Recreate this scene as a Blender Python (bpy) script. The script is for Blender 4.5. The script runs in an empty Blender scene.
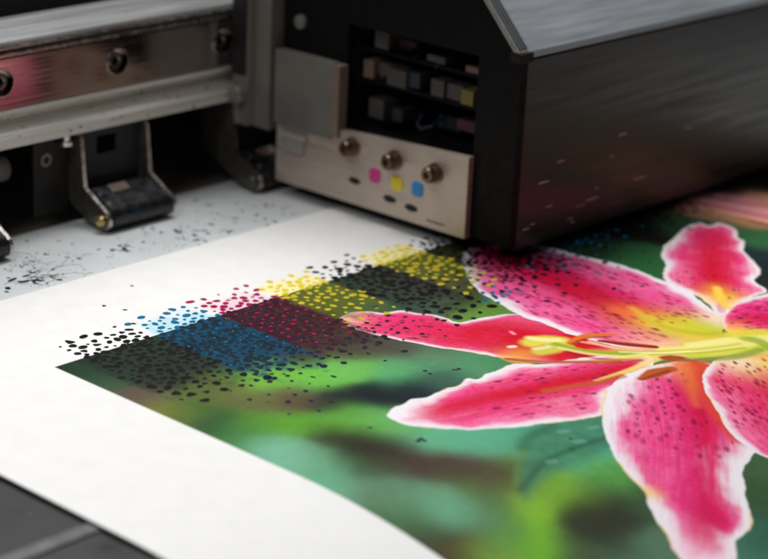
import bpy, bmesh, math, random
import numpy as np
from mathutils import Matrix, Vector

# ------------------------------------------------------------------ camera model (metres)
F_PX, PITCH, ROLL, AZ, CAM_H = 2113.6, .3403, .0480, .7269, .200
FW = np.array([math.cos(AZ)*math.cos(PITCH), math.sin(AZ)*math.cos(PITCH), -math.sin(PITCH)])
_r = np.array([math.sin(AZ), -math.cos(AZ), 0.]); _u = np.cross(_r, FW)
RT = _r*math.cos(ROLL)+_u*math.sin(ROLL); UP = -_r*math.sin(ROLL)+_u*math.cos(ROLL)
MM = .001

def curl(y):
    """the sheet bends down over the front of the bed, then runs on straight"""
    y = np.asarray(y, float); q = np.clip(300-y, 0, 45)
    return -.0023*q**2-.207*np.maximum(255-y, 0)

def pl(px, py):
    """photo measurement -> point on the paper plane, in millimetres"""
    d = FW+RT*(px-384)/F_PX+UP*(279.5-py)/F_PX
    t = -CAM_H/d[2]
    for _ in range(12):                                 # land on the sheet where it bends down
        t = (float(curl(d[1]*t*1000))/1000-CAM_H)/d[2]
    return d[0]*t*1000, d[1]*t*1000

scene = bpy.context.scene
col = scene.collection
RNG = np.random.default_rng(7); random.seed(7)

# ------------------------------------------------------------------ object helpers
def tag(o, label=None, cat=None, group=None, kind=None):
    if label: o['label'] = label
    if cat: o['category'] = cat
    if group: o['group'] = group
    if kind: o['kind'] = kind
    return o

def empty(name, loc, **k):
    o = bpy.data.objects.new(name, None); o.empty_display_size = .01
    o.location = [c*MM for c in loc]; col.objects.link(o)
    return tag(o, **k)

def link(name, bm, m, parent=None, origin=(0, 0, 0), smooth=False, bevel=0, seg=2, **k):
    """bm is in mm, in the same coordinates as origin; parent sits at that origin"""
    if bevel:
        es = [e for e in bm.edges if len(e.link_faces) == 2 and e.calc_face_angle(0) > .5]
        bmesh.ops.bevel(bm, geom=es, offset=bevel, segments=seg, profile=.5, affect='EDGES', clamp_overlap=True)
    bmesh.ops.recalc_face_normals(bm, faces=bm.faces)
    for v in bm.verts: v.co = (v.co-Vector(origin))*MM
    me = bpy.data.meshes.new(name); bm.to_mesh(me); bm.free()
    if smooth:
        me.polygons.foreach_set('use_smooth', [True]*len(me.polygons))
        me.set_sharp_from_angle(angle=math.radians(35))
    me.materials.append(m)
    o = bpy.data.objects.new(name, me); col.objects.link(o)
    if parent: o.parent = parent
    else: o.location = [c*MM for c in origin]
    return tag(o, **k)

def box(bm, a, b):
    vs = [bm.verts.new((x, y, z)) for x in (a[0], b[0]) for y in (a[1], b[1]) for z in (a[2], b[2])]
    for f in ((0,1,3,2),(4,6,7,5),(0,4,5,1),(2,3,7,6),(0,2,6,4),(1,5,7,3)):
        bm.faces.new([vs[i] for i in f])
    return vs

def prism(bm, pts, x0, x1):
    """outline in (y, z) extruded along x"""
    a = [bm.verts.new((x0, y, z)) for y, z in pts]; b = [bm.verts.new((x1, y, z)) for y, z in pts]
    bm.faces.new(a); bm.faces.new(b[::-1])
    n = len(pts)
    for i in range(n): bm.faces.new((a[i], a[(i+1) % n], b[(i+1) % n], b[i]))

def lathe(bm, c, axis, prof, n=40, ring=False):
    """prof: list of (offset along axis, radius); closed at both ends"""
    ax = Vector(axis).normalized()
    s = ax.orthogonal().normalized(); t = ax.cross(s)
    rings = []
    for h, r in prof:
        if r < 1e-6: rings.append([bm.verts.new(Vector(c)+ax*h)]); continue
        rings.append([bm.verts.new(Vector(c)+ax*h+(s*math.cos(2*math.pi*i/n)+t*math.sin(2*math.pi*i/n))*r) for i in range(n)])
    for A, B in zip(rings, rings[1:]):
        for i in range(n):
            j = (i+1) % n
            if len(A) == 1 and len(B) == 1: continue
            if len(A) == 1: bm.faces.new((A[0], B[i], B[j]))
            elif len(B) == 1: bm.faces.new((A[i], B[0], A[j]))
            else: bm.faces.new((A[i], B[i], B[j], A[j]))
    if ring: rings_ = []
    else: rings_ = [rings[0], rings[-1]]
    if ring:
        for i in range(n): bm.faces.new((rings[-1][i], rings[0][i], rings[0][(i+1) % n], rings[-1][(i+1) % n]))
    for R_ in rings_:
        if len(R_) > 1: bm.faces.new(R_)

def tube(bm, pts, r, n=10):
    pts = [Vector(p) for p in pts]; rings = []
    for i, p in enumerate(pts):
        d = (pts[min(i+1, len(pts)-1)]-pts[max(i-1, 0)]).normalized()
        s = d.cross(Vector((0.13, .2, 1))).normalized(); t = d.cross(s)
        rings.append([bm.verts.new(p+(s*math.cos(2*math.pi*k/n)+t*math.sin(2*math.pi*k/n))*r) for k in range(n)])
    for A, B in zip(rings, rings[1:]):
        for k in range(n): bm.faces.new((A[k], B[k], B[(k+1) % n], A[(k+1) % n]))
    bm.faces.new(rings[0]); bm.faces.new(rings[-1])

def new(): return bmesh.new()

# ------------------------------------------------------------------ materials
def lin(c):
    c = np.asarray(c, float)/255.
    return np.where(c <= .04045, c/12.92, ((c+.055)/1.055)**2.4)

def mat(name, rgb, rough=.5, metal=0, noise=None, bump=None, spec=.5, coat=0, spots=None):
    """noise: (scale xyz, amount, detail)   bump: (scale xyz, distance mm, strength)   spots: list of (scale, threshold, rgb)"""
    m = bpy.data.materials.new(name); m.use_nodes = True
    nt = m.node_tree; N = nt.nodes; L = nt.links
    p = N['Principled BSDF']
    p.inputs['Roughness'].default_value = rough; p.inputs['Metallic'].default_value = metal
    p.inputs['Specular IOR Level'].default_value = spec; p.inputs['Coat Weight'].default_value = coat
    base = (*lin(rgb), 1)
    p.inputs['Base Color'].default_value = base
    tc = N.new('ShaderNodeTexCoord')
    def tex(scale, detail=4, seed=0):
        mp = N.new('ShaderNodeMapping'); mp.inputs['Scale'].default_value = scale
        mp.inputs['Location'].default_value = (seed*.37, seed*.71, seed*.13)
        L.new(tc.outputs['Object'], mp.inputs['Vector'])
        n = N.new('ShaderNodeTexNoise'); n.inputs['Scale'].default_value = 1
        n.inputs['Detail'].default_value = detail; n.inputs['Roughness'].default_value = .6
        L.new(mp.outputs[0], n.inputs['Vector']); return n.outputs['Fac']
    cur = None
    if noise:
        f = tex(noise[0], noise[2] if len(noise) > 2 else 4)
        mr = N.new('ShaderNodeMapRange'); mr.inputs[1].default_value = .3; mr.inputs[2].default_value = .7
        mr.inputs[3].default_value = 1-noise[1]; mr.inputs[4].default_value = 1+noise[1]
        L.new(f, mr.inputs[0])
        mx = N.new('ShaderNodeVectorMath'); mx.operation = 'SCALE'
        mx.inputs[0].default_value = base[:3]; L.new(mr.outputs[0], mx.inputs['Scale']); cur = mx.outputs[0]
        mr2 = N.new('ShaderNodeMapRange'); mr2.inputs[1].default_value = .3; mr2.inputs[2].default_value = .7
        mr2.inputs[3].default_value = max(rough-.12, .02); mr2.inputs[4].default_value = min(rough+.12, 1)
        L.new(f, mr2.inputs[0]); L.new(mr2.outputs[0], p.inputs['Roughness'])
    for k, (sc, th, rgb2) in enumerate(spots or []):
        f = tex(sc, 3, 5+k)
        rp = N.new('ShaderNodeMapRange'); rp.inputs[1].default_value = th; rp.inputs[2].default_value = th+.04
        L.new(f, rp.inputs[0])
        mx = N.new('ShaderNodeMix'); mx.data_type = 'RGBA'
        L.new(rp.outputs[0], mx.inputs[0]); mx.inputs[6].default_value = base
        if cur: L.new(cur, mx.inputs[6])
        mx.inputs[7].default_value = (*lin(rgb2), 1); cur = mx.outputs[2]
    if cur: L.new(cur, p.inputs['Base Color'])
    if bump:
        f = tex(bump[0], 5, 3)
        b = N.new('ShaderNodeBump'); b.inputs['Distance'].default_value = bump[1]*MM; b.inputs['Strength'].default_value = bump[2]
        L.new(f, b.inputs['Height']); L.new(b.outputs[0], p.inputs['Normal'])
    return m

K = 1000
M = dict(
    paper=mat('coated_paper', (234, 234, 233), .6, noise=((160, 160, 160), .02), bump=((650, 650, 650), .10, .5), spec=.2),
    backing=mat('worn_backing_paper', (205, 209, 211), .6, noise=((60, 60, 60), .05), bump=((700, 700, 700), .06, .35), spec=.3,
                spots=[((260, 260, 260), .74, (120, 135, 142))]),
    bed=mat('dark_bed', (24, 25, 26), .5, noise=((80, 80, 80), .2), bump=((500, 500, 500), .1, .3),
            spots=[((230, 230, 230), .73, (80, 80, 82))]),
    strip=mat('grey_strip', (100, 102, 105), .4, noise=((200, 200, 200), .1)),
    alu=mat('anodised_aluminium', (214, 216, 218), .42, .35, noise=((25, 900, 900), .16), bump=((60, 2500, 2500), .02, .35),
            spots=[((300, 300, 300), .70, (24, 30, 40))]),
    alu_low=mat('stained_aluminium', (214, 210, 203), .45, .35, noise=((30, 700, 700), .18), bump=((60, 2500, 2500), .02, .35),
            spots=[((230, 500, 500), .66, (70, 62, 58)), ((600, 600, 600), .70, (28, 28, 32))]),
    steel=mat('ground_steel', (182, 172, 168), .15, 1, noise=((12, 2200, 2200), .12, 3), bump=((20, 3500, 3500), .012, .35)),
    bolt=mat('bolt_steel', (120, 112, 106), .28, 1, noise=((600, 600, 600), .2)),
    dark=mat('bore_black', (18, 18, 19), .6, .3),
    bright=mat('bright_steel', (205, 200, 194), .25, 1, noise=((400, 400, 400), .12)),
    arm=mat('arm_steel', (112, 107, 102), .38, .8, noise=((300, 300, 300), .2), bump=((900, 900, 900), .03, .3)),
    armd=mat('dark_arm_steel', (40, 38, 37), .5, .6, noise=((300, 300, 300), .25)),
    pad=mat('inky_black_rubber', (24, 25, 28), .3, noise=((300, 300, 300), .35), bump=((700, 700, 700), .12, .5),
            spots=[((330, 330, 330), .60, (16, 40, 58)), ((420, 420, 420), .67, (24, 84, 112)), ((260, 260, 260), .65, (104, 92, 88))]),
    plate=mat('speckled_dark_plate', (26, 28, 34), .6, noise=((500, 500, 500), .4), spots=[((700, 700, 700), .66, (44, 56, 78))]),
    tab=mat('brown_tab', (110, 88, 80), .5, noise=((400, 400, 400), .15)),
    brass=mat('brass', (206, 186, 128), .22, 1, noise=((900, 900, 900), .12), bump=((1200, 1200, 1200), .05, .3)),
    black=mat('matt_black', (16, 16, 16), .55, noise=((100, 100, 100), .2)),
    wall=mat('black_interior', (6, 6, 6), .8, noise=((30, 30, 30), .2)),
    floor=mat('dusty_interior_floor', (156, 144, 134), .7, noise=((50, 50, 50), .15)),
    shell=mat('black_shell', (34, 31, 29), .3, noise=((18, 400, 400), .22), bump=((40, 800, 800), .05, .35), spec=.5),
    front=mat('black_front', (6, 6, 6), .6, noise=((40, 200, 200), .2), spec=.18),
    lid=mat('brushed_lid', (150, 155, 161), .55, .1, noise=((25, 420, 420), .22), bump=((40, 900, 900), .06, .5)),
    trim=mat('trim_strip', (150, 150, 148), .5, .2, noise=((60, 500, 500), .15)),
    beige=mat('beige_head_plate', (192, 177, 163), .36, .35, noise=((60, 40, 320), .12), bump=((80, 80, 900), .03, .3)),
    gplate=mat('grey_plate', (122, 119, 113), .4, .3, noise=((60, 60, 60), .15)),
    brownstrip=mat('brown_strip', (118, 103, 93), .5, noise=((60, 60, 60), .1)),
    magenta=mat('magenta_sticker', (205, 48, 132), .45), yellow=mat('yellow_sticker', (232, 214, 40), .45), cyan=mat('cyan_sticker', (30, 140, 205), .45),
    knob=mat('knob_bronze', (120, 98, 80), .3, .9, noise=((300, 300, 300), .2)),
    plug=mat('pale_plug', (70, 67, 64), .5), pale=mat('pale_latch', (150, 144, 138), .4), plugblue=mat('blue_grey_plug', (40, 50, 60), .5), plugyel=mat('yellow_plug', (116, 104, 48), .5),
    plugpink=mat('pink_plug', (80, 34, 48), .5),
    ink_k=mat('black_ink', (9, 9, 10), .4, spec=.2), ink_c=mat('cyan_ink', (12, 112, 150), .25, spec=.5),
    ink_m=mat('magenta_ink', (168, 12, 84), .25, spec=.5), ink_y=mat('yellow_ink', (232, 208, 46), .3, spec=.4),
    ink_km=mat('dark_maroon_ink', (50, 10, 30), .38, spec=.25), ink_kc=mat('dark_blue_ink', (8, 34, 50), .38, spec=.25),
    ink_ky=mat('gold_ink', (206, 190, 40), .25, spec=.5), ink_b=mat('navy_ink', (24, 38, 50), .3),
    scuff=mat('pale_scuff', (225, 218, 210), .4),
)

# ------------------------------------------------------------------ noise and shape tools for the printed picture
def vnoise(x, y, seed):
    g = np.random.default_rng(seed).random((256, 256)).astype(np.float32)
    xi = np.floor(x).astype(int); yi = np.floor(y).astype(int); fx = x-xi; fy = y-yi
    fx = fx*fx*(3-2*fx); fy = fy*fy*(3-2*fy)
    a = g[xi % 256, yi % 256]; b = g[(xi+1) % 256, yi % 256]; c = g[xi % 256, (yi+1) % 256]; d = g[(xi+1) % 256, (yi+1) % 256]
    return (a*(1-fx)+b*fx)*(1-fy)+(c*(1-fx)+d*fx)*fy
def fbm(x, y, seed, o=3):
    s = 0; a = .5; t = 0
    for k in range(o): s = s+a*vnoise(x*2**k, y*2**k, seed+k); t += a; a *= .5
    return s/t
def ss(x, a, b):
    t = np.clip((x-a)/(b-a), 0, 1); return t*t*(3-2*t)
def spline(pts, closed, n=6):
    p = np.array(pts, float); out = []; m = len(p)
    for i in range(m if closed else m-1):
        g = (lambda k: p[k % m]) if closed else (lambda k: p[min(max(k, 0), m-1)])
        a, b, c, d = g(i-1), g(i), g(i+1), g(i+2)
        for t in np.arange(n)/n:
            out.append(.5*((2*b)+(c-a)*t+(2*a-5*b+4*c-d)*t*t+(3*b-a-3*c+d)*t**3))
    if not closed: out.append(p[-1])
    return np.array(out)
def seg_dist(X, Y, P, closed):
    """distance, arc parameter and side of the nearest polyline point"""
    best = np.full(X.shape, 1e9); par = np.zeros(X.shape); side = np.zeros(X.shape)
    Q = np.roll(P, -1, 0) if closed else P[1:]
    A = P if closed else P[:-1]
    Ls = np.hypot(*(Q-A).T); cum = np.concatenate([[0], np.cumsum(Ls)]); tot = cum[-1]
    for i, (a, b) in enumerate(zip(A, Q)):
        dx, dy = b-a; l2 = dx*dx+dy*dy+1e-9
        t = np.clip(((X-a[0])*dx+(Y-a[1])*dy)/l2, 0, 1)
        ex = X-a[0]-t*dx; ey = Y-a[1]-t*dy; d = np.hypot(ex, ey)
        k = d < best
        best = np.where(k, d, best); par = np.where(k, (cum[i]+t*Ls[i])/tot, par)
        side = np.where(k, np.sign(dx*ey-dy*ex), side)
    return best, par, side
def inside(X, Y, P):
    r = np.zeros(X.shape, bool)
    for (ax, ay), (bx, by) in zip(P, np.roll(P, -1, 0)):
        if ay == by: continue
        c = ((ay > Y) != (by > Y)) & (X < (bx-ax)*(Y-ay)/(by-ay)+ax); r ^= c
    return r

# ------------------------------------------------------------------ printed picture, painted on the flat print in mm
GX0, GX1, GY0, GY1, STEP = 309.6, 640., 150., 384.6, .28
gx = np.arange(GX0, GX1, STEP); gy = np.arange(GY0, GY1+.01, STEP); gy[-1] = GY1
X, Y = np.meshgrid(gx, gy, indexing='ij')
BG = [((70,372),(38,66,46)),((100,382),(62,92,60)),((140,402),(98,84,74)),((165,415),(118,122,52)),((195,412),(70,108,50)),((225,392),(104,104,60)),
 ((250,398),(100,100,62)),((300,396),(96,76,62)),((340,398),(40,42,46)),((380,396),(26,36,46)),((420,392),(28,44,52)),((450,380),(60,96,82)),((215,425),(52,90,54)),((250,425),(84,140,50)),
 ((300,425),(88,148,48)),((350,420),(92,156,60)),((390,425),(96,160,90)),((430,438),(92,160,122)),((480,438),(88,158,126)),((270,452),(112,166,140)),((300,458),(116,170,144)),
 ((240,440),(64,120,60)),((345,485),(98,160,128)),((325,462),(96,150,110)),((340,440),(58,62,36)),((360,448),(50,40,32)),((400,455),(62,48,38)),((430,466),(78,54,48)),((470,470),(82,60,52)),((510,475),(84,66,54)),
 ((370,470),(60,84,48)),((380,495),(96,128,104)),((410,490),(92,130,100)),((440,510),(100,160,130)),((400,515),(70,110,70)),((430,535),(60,84,50)),((460,550),(84,50,40)),((480,520),(84,120,88)),((470,490),(86,110,60)),
 ((230,370),(60,90,60)),((280,372),(104,168,62)),((320,378),(104,176,72)),((350,368),(104,172,84)),((400,372),(86,158,104)),((440,362),(84,150,110)),((480,366),(84,140,100)),((210,385),(90,110,50)),((255,380),(110,170,64)),
 ((360,352),(80,76,62)),((400,352),(84,78,68)),((440,355),(90,92,74)),((340,345),(74,60,52)),((300,350),(70,66,50)),
 ((500,360),(70,130,90)),((500,305),(92,132,60)),((490,312),(100,140,60)),((470,300),(70,84,50)),((440,285),(76,74,66)),((420,300),(72,92,72)),((380,300),(58,92,68)),((350,290),(58,84,60)),((460,270),(70,84,40)),
 ((250,340),(50,60,50)),((320,320),(76,86,40)),((130,360),(50,74,54)),((180,370),(56,62,50)),((100,365),(40,70,52)),
 ((520,440),(76,146,116)),((560,432),(76,150,122)),((590,440),(82,158,132)),((560,455),(80,150,118)),((530,470),(96,150,60)),((560,485),(112,160,50)),((600,470),(84,150,70)),((530,500),(120,166,52)),((540,540),(108,168,44)),
 ((510,530),(90,140,56)),((590,505),(66,70,44)),((600,520),(46,42,38)),((620,510),(56,52,44)),((640,500),(64,96,64)),((630,545),(78,112,84)),((580,550),(70,90,60)),((660,550),(84,116,92)),((490,555),(110,150,60)),
 ((760,470),(70,100,66)),((765,500),(60,92,60)),((760,540),(56,100,84)),((745,555),(70,118,96)),
 ((600,245),(36,66,40)),((630,250),(44,96,58)),((650,262),(46,104,60)),((620,235),(24,24,22)),((650,232),(28,28,26)),((680,228),(40,70,50)),((600,215),(20,20,18)),((660,205),(52,84,56)),((650,195),(40,60,40)),((640,210),(20,20,18)),  # near-black entries put the shade under the carriage side into the print colour
 ((690,205),(190,130,116)),((710,200),(228,150,160)),((740,205),(236,160,168)),((765,215),(226,160,120)),((740,218),(214,140,110)),((700,212),(150,110,90)),((765,200),(200,140,120)),((720,190),(60,50,46)),((760,185),(52,44,40)),((768,178),(40,36,34)),
 ((750,235),(50,100,62)),((765,240),(60,110,70)),((760,258),(38,56,60)),((768,268),(40,50,52)),((730,222),(60,90,60)),((680,222),(60,96,64))]
ca, sa = math.cos(AZ), math.sin(AZ)
def rot(x, y): return x*sa-y*ca, x*ca+y*sa            # (across, away) axes of the picture's soft blobs
A_, B_ = rot(X, Y)
wx = (fbm(X*.06, Y*.06, 11)-.5)*9; wy = (fbm(X*.06+9, Y*.06, 15)-.5)*9
num = np.zeros(X.shape+(3,), np.float32); den = np.zeros(X.shape, np.float32)
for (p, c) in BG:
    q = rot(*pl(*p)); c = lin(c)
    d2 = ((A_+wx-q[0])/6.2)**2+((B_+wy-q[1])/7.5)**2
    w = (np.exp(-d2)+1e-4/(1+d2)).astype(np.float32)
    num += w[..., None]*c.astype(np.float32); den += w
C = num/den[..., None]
C *= (.93+.14*fbm(X*.5, Y*.5, 21))[..., None]
lum = C.mean(-1, keepdims=True); C = np.clip(lum+(C-lum)*1.06, .001, 1)
C = C*np.clip((lum/.13)**.38, .3, 1.12)

def over(C, mask, rgb, sub=None):
    C[...] = C*(1-mask[..., None])+mask[..., None]*rgb
def shape_pts(px): return np.array([pl(*p) for p in px])

# dark green vein of the leaf lying under the lowest petals
def stroke(C, px, w, rgb, soft=1., a=1., taper=None):
    P = spline(shape_pts(px), False, 5)
    m = 8
    x0, y0 = P.min(0)-m; x1, y1 = P.max(0)+m
    i0, i1 = np.searchsorted(gx, (x0, x1)); j0, j1 = np.searchsorted(gy, (y0, y1))
    if i1 <= i0 or j1 <= j0: return
    s = (slice(i0, i1), slice(j0, j1))
    d, t, _ = seg_dist(X[s], Y[s], P, False)
    ww = w*(np.interp(t, [0, .5, 1], taper) if taper else 1)
    mk = (1-ss(d, ww-soft*.5, ww+soft*.5))*a
    sub = C[s]; over(sub, mk, lin(rgb))

def petal(C, px, mid, margin, seed, base=(230,40,122), pale=(240,104,164), deep=(206,12,48), deepw=5., white=(236,230,236), red=0., midrange=(0, .15, .8, 1), spot=None,
          edge_tint=None, yellow=None):
    P = spline(shape_pts(px), True, 6); Mid = spline(shape_pts(mid), False, 8)
    x0, y0 = P.min(0)-2; x1, y1 = P.max(0)+2
    i0, i1 = np.searchsorted(gx, (x0, x1)); j0, j1 = np.searchsorted(gy, (y0, y1))
    s = (slice(max(i0-1, 0), i1), slice(max(j0-1, 0), j1)); x = X[s]; y = Y[s]
    d, _, _ = seg_dist(x, y, P, True); ins = inside(x, y, P)
    d = np.where(ins, d, -d)+(fbm(x*.55, y*.55, seed)-.5)*.55+(fbm(x*.2, y*.2, seed+2)-.5)*1.3
    l, t, sd = seg_dist(x, y, Mid, False)
    st = fbm(t*7+3, l*sd*1.1+40, seed+3, 3)               # streaks that run along the petal
    st2 = fbm(t*22, l*sd*3.2+40, seed+9, 2)
    cl = fbm(x*.16, y*.16, seed+5, 3)
    c = lin(base)[None, None]*np.ones(x.shape+(1,))
    k = ss(st*.4+cl*.5+ss(l, 2, 16)*.26-.1, .3, .78)[..., None]
    c = c*(1-k)+lin(pale)*k
    prof = np.interp(t, [0, .12, .5, .88, 1], midrange if len(midrange) == 5 else (midrange[0], midrange[1], midrange[2], midrange[2], midrange[3]))
    k = (np.exp(-(l/(deepw*(.7+.6*st)))**2)*prof)
    k = np.clip(k*(.85+.3*st2)+red*ss(cl+st*.3, .45, .75), 0, 1)[..., None]
    c = c*(1-k)+lin(deep)*k
    c = c*(.72+.14*st2+.44*fbm(x*1.3, y*1.3, seed+13, 3))[..., None]
    vein = (ss(fbm(t*3+7, l*sd*2.2+90, seed+17, 2), .60, .72)*.35)[..., None]; c = c*(1-vein)+lin(deep)*vein
    mg = margin*(.1+1.7*fbm(x*.1+5, y*.1, seed+7))
    k = (1-ss(d+(st2-.5)*mg*.9, mg*.3, mg*2.0))[..., None]*.5
    c = c*(1-k)+lin((240, 150, 196))*k
    k = (1-ss(d+(st2-.5)*mg*.25+(st-.5)*mg*.5, mg*.2, mg*1.15))[..., None]
    c = c*(1-k)+lin(white)*k
    if edge_tint is not None:
        k = ((1-ss(d, .1, 1.0))*ss(fbm(x*.09, y*.09, seed+31), .48, .6)*.75)[..., None]; c = c*(1-k)+lin(edge_tint)*k
    if yellow:
        for (yp, yr, yc, ya) in yellow:
            q = pl(*yp); k = (np.exp(-((x-q[0])**2+(y-q[1])**2)/yr**2)*ya)
            k = np.clip(k*(.6+.8*st), 0, 1)[..., None]; c = c*(1-k)+lin(yc)*k
    if spot:
        r = np.random.default_rng(seed+50)
        n, sp_t, rad, scol = spot[:4]; got = []
        tries = 0
        pos = np.argwhere(d > margin*1.05)
        while len(got) < n and tries < n*30:
            tries += 1
            i, j = pos[r.integers(len(pos))]
            if not (sp_t[0] < t[i, j] < sp_t[1]): continue
            if r.random() < .55*np.exp(-(l[i, j]/4)**2): continue
            q = (x[i, j], y[i, j])
            if any((q[0]-g[0])**2+(q[1]-g[1])**2 < (rad*1.7)**2 for g in got): continue
            got.append(q)
            # direction of the petal here
            a = t[min(i+2, x.shape[0]-1), j]-t[i-2, j]; b = t[i, min(j+2, x.shape[1]-1)]-t[i, j-2]
            n_ = math.hypot(a, b)+1e-9; a /= n_; b /= n_
            rr = rad*r.uniform(.4, 1.15); R2 = int(rr*3/STEP)
            sl = (slice(max(i-R2, 0), i+R2), slice(max(j-R2, 0), j+R2))
            u = (x[sl]-q[0])*a+(y[sl]-q[1])*b; v = -(x[sl]-q[0])*b+(y[sl]-q[1])*a
            w = np.hypot(u/1.5, v/.85)/rr
            k = ((1-ss(w, .35, 1.25))*r.uniform(.45, .95))[..., None]
            c[sl] = c[sl]*(1-k)+lin(scol)*k
    al = ss(d, -.15, .3)[..., None]
    C[s] = C[s]*(1-al)+c*al

# leaf with veins between the two lower petals
leaf = [(520,492),(516,470),(522,448),(535,430),(560,420),(600,405),(620,440),(600,455),(570,468),(545,480),(528,500)]
P = spline(shape_pts(leaf), True, 6); d, _, _ = seg_dist(X, Y, P, True); ins = inside(X, Y, P)
d = np.where(ins, d, -d); lf = lin((62,122,92))*(.7+.6*fbm(X*.3, Y*.3, 77))[..., None]
al = (ss(d, -2.0, 3.0)*.85)[..., None]; C = C*(1-al)+lf*al
stroke(C, [(520,490),(545,462),(575,448),(612,436)], .8, (40,84,58), 2.4, .75)
stroke(C, [(522,448),(530,436),(552,425)], 1.6, (44,92,66), 3.2, .6)
stroke(C, [(514,495),(517,470),(524,450)], .6, (104,130,58), 1.8, .4)
for p in ((548,462),(576,442),(560,432),(590,428)): stroke(C, [p, (p[0]+7, p[1]-1)], .7, (120,184,168), 1.6, .4)
# pink and cream streaks of a far petal in the upper right
stroke(C, [(668,193),(700,200),(735,208),(785,220)], 5.0, (222,124,146), 2.5, .9, taper=(.3,1,1.5))
stroke(C, [(690,204),(725,213),(785,230)], 1.4, (130,40,60), 1.5, .8)
stroke(C, [(680,193),(715,199),(785,208)], .8, (130,40,60), 1.2, .7)
stroke(C, [(700,207),(740,216),(785,225)], 1.2, (240,200,140), 1.4, .8)
stroke(C, [(690,198),(720,203),(775,214)], 1.2, (244,206,190), 1.6, .7)

RED = (120,8,40)
petal(C, [(725,309),(742,300),(770,293),(800,290),(800,350),(768,350),(738,338),(722,325)], [(728,322),(770,318),(800,316)], 2.2, 700, deepw=3, midrange=(.2,.6,.8,.8),
      spot=(60, (0, 1), .85, RED), yellow=[((735,332),6,(250,200,80),.9)], edge_tint=(240,190,120))
petal(C, [(719,316),(704,300),(686,292),(668,284),(662,274),(666,266),(661,256),(664,246),(673,240),(681,230),(698,223),(709,226),(719,223),(736,229),(739,238),(746,242),(744,250),(749,256),(760,270),(756,281),(768,292),(744,300),(730,310)],
      [(714,228),(712,255),(716,285),(722,312)], 2.7, 600, deepw=7, midrange=(.1,.75,1,1), base=(232,60,126), pale=(244,140,178), yellow=[((722,298),6,(246,196,70),1.1),((716,288),4,(240,150,60),.6)],
      spot=(16, (.55, 1), .8, RED), edge_tint=(236,214,196))
stroke(C, [(717,288),(721,300),(728,308)], 1.3, (248,206,80), 1.6, .9)
petal(C, [(338,319),(352,312),(370,311),(385,313),(400,311),(416,313),(430,314),(445,318),(458,322),(470,320),(482,318),(497,316),(512,314),(535,316),(565,325),(600,338),(645,352),(620,363),(575,364),(545,363),(524,361),(505,358),(480,354),(455,350),(430,346),(408,342),(388,338),(366,333),(348,326)],
      [(345,318),(400,326),(460,332),(500,336),(545,345),(620,354)], 1.5, 100, deepw=15, midrange=(0,.02,.75,1.2,1.2), base=(232,52,116), pale=(242,120,168), deep=(206,8,36), red=.22, edge_tint=(244,190,150),
      spot=(34, (0, .32), .8, (88,16,44)), yellow=[((343,318),6,(244,200,170),.8),((520,356),5,(240,170,60),.8)])
stroke(C, [(500,356),(512,361),(530,362)], .9, (242,176,70), 1.4, .8)
petal(C, [(462,258),(466,274),(478,290),(493,300),(508,309),(525,318),(542,323),(560,330),(576,336),(640,350),(712,346),(722,322),(712,309),(700,300),(688,292),(672,284),(654,277),(637,270),(620,265),(603,261),(586,257),(560,250),(540,246),(515,241),(490,238),(470,243)],
      [(486,250),(530,268),(580,290),(640,316),(700,338)], 3.7, 300, base=(222,34,112), pale=(240,110,170), deep=(192,8,52), deepw=8.5, midrange=(.15,.75,1,.9), red=.16, spot=(190, (.05, .95), 1.15, (140,8,52)),
      yellow=[((655,322),7,(246,190,60),.8),((690,330),11,(214,204,40),1.1),((625,312),7,(236,110,60),.7),((715,335),10,(200,206,50),1.2),((720,318),5,(246,214,196),.9),((650,340),8,(250,170,150),.6)])
stroke(C, [(632,308),(655,322),(690,334),(720,338)], 1.3, (236,200,60), 4.6, .8, taper=(.3,1.4,2.6))
stroke(C, [(640,316),(668,328),(700,334),(716,334)], 1.0, (178,182,44), 3.2, .7, taper=(.5,1.4,1.6))
petal(C, [(386,415),(393,408),(402,404),(412,399),(424,398),(436,393),(446,389),(458,385),(466,379),(478,379),(488,374),(497,371),(508,365),(520,363),(545,364),(580,358),(640,352),(655,362),(640,378),(612,392),(604,414),(580,419),(550,423),(520,427),(495,428),(470,430),(450,429),(428,428),(405,425),(392,420)],
      [(404,415),(450,407),(500,396),(560,384),(640,366)], 3.3, 200, deepw=4.4, midrange=(.25,.65,1,1), red=.18, base=(232,64,128), pale=(244,136,178), spot=(46, (.3, 1), .95, (140,10,60)), edge_tint=(246,196,160), yellow=[((392,413),6,(238,232,238),1.2)])
petal(C, [(652,366),(632,371),(617,380),(606,392),(601,408),(602,424),(606,438),(612,452),(620,466),(632,480),(644,493),(649,504),(655,520),(668,540),(688,566),(730,566),(738,540),(750,526),(752,512),(746,500),(745,484),(744,470),(752,455),(758,446),(760,428),(745,406),(735,388),(722,366),(690,362),(670,362)],
      [(690,368),(698,400),(706,430),(712,480),(712,566)], 5.4, 400, deepw=5.0, midrange=(1,1.1,.75,.3), base=(228,46,124), pale=(240,96,158), deep=(204,10,70), red=.12, edge_tint=(240,196,100),
      spot=(64, (0, .5), 1.05, (128,6,48)), yellow=[((694,368),7,(238,140,50),1.1),((700,380),6,(224,96,50),.8),((650,492),3,(240,180,80),.7),((700,560),8,(248,206,226),.7)])
stroke(C, [(703,385),(710,415),(713,450),(711,500)], .8, (222,30,90), 1.4, .75)
stroke(C, [(706,392),(718,418),(735,440)], 1.8, (222,66,54), 2.6, .7)
stroke(C, [(700,366),(706,385),(712,402),(724,420),(738,436)], 2.6, (214,62,46), 3.6, .9, taper=(1.4,.9,.5))
stroke(C, [(684,366),(690,385),(696,405)], 2.2, (228,110,60), 4, .7, taper=(1.2,.8,.4))
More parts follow.
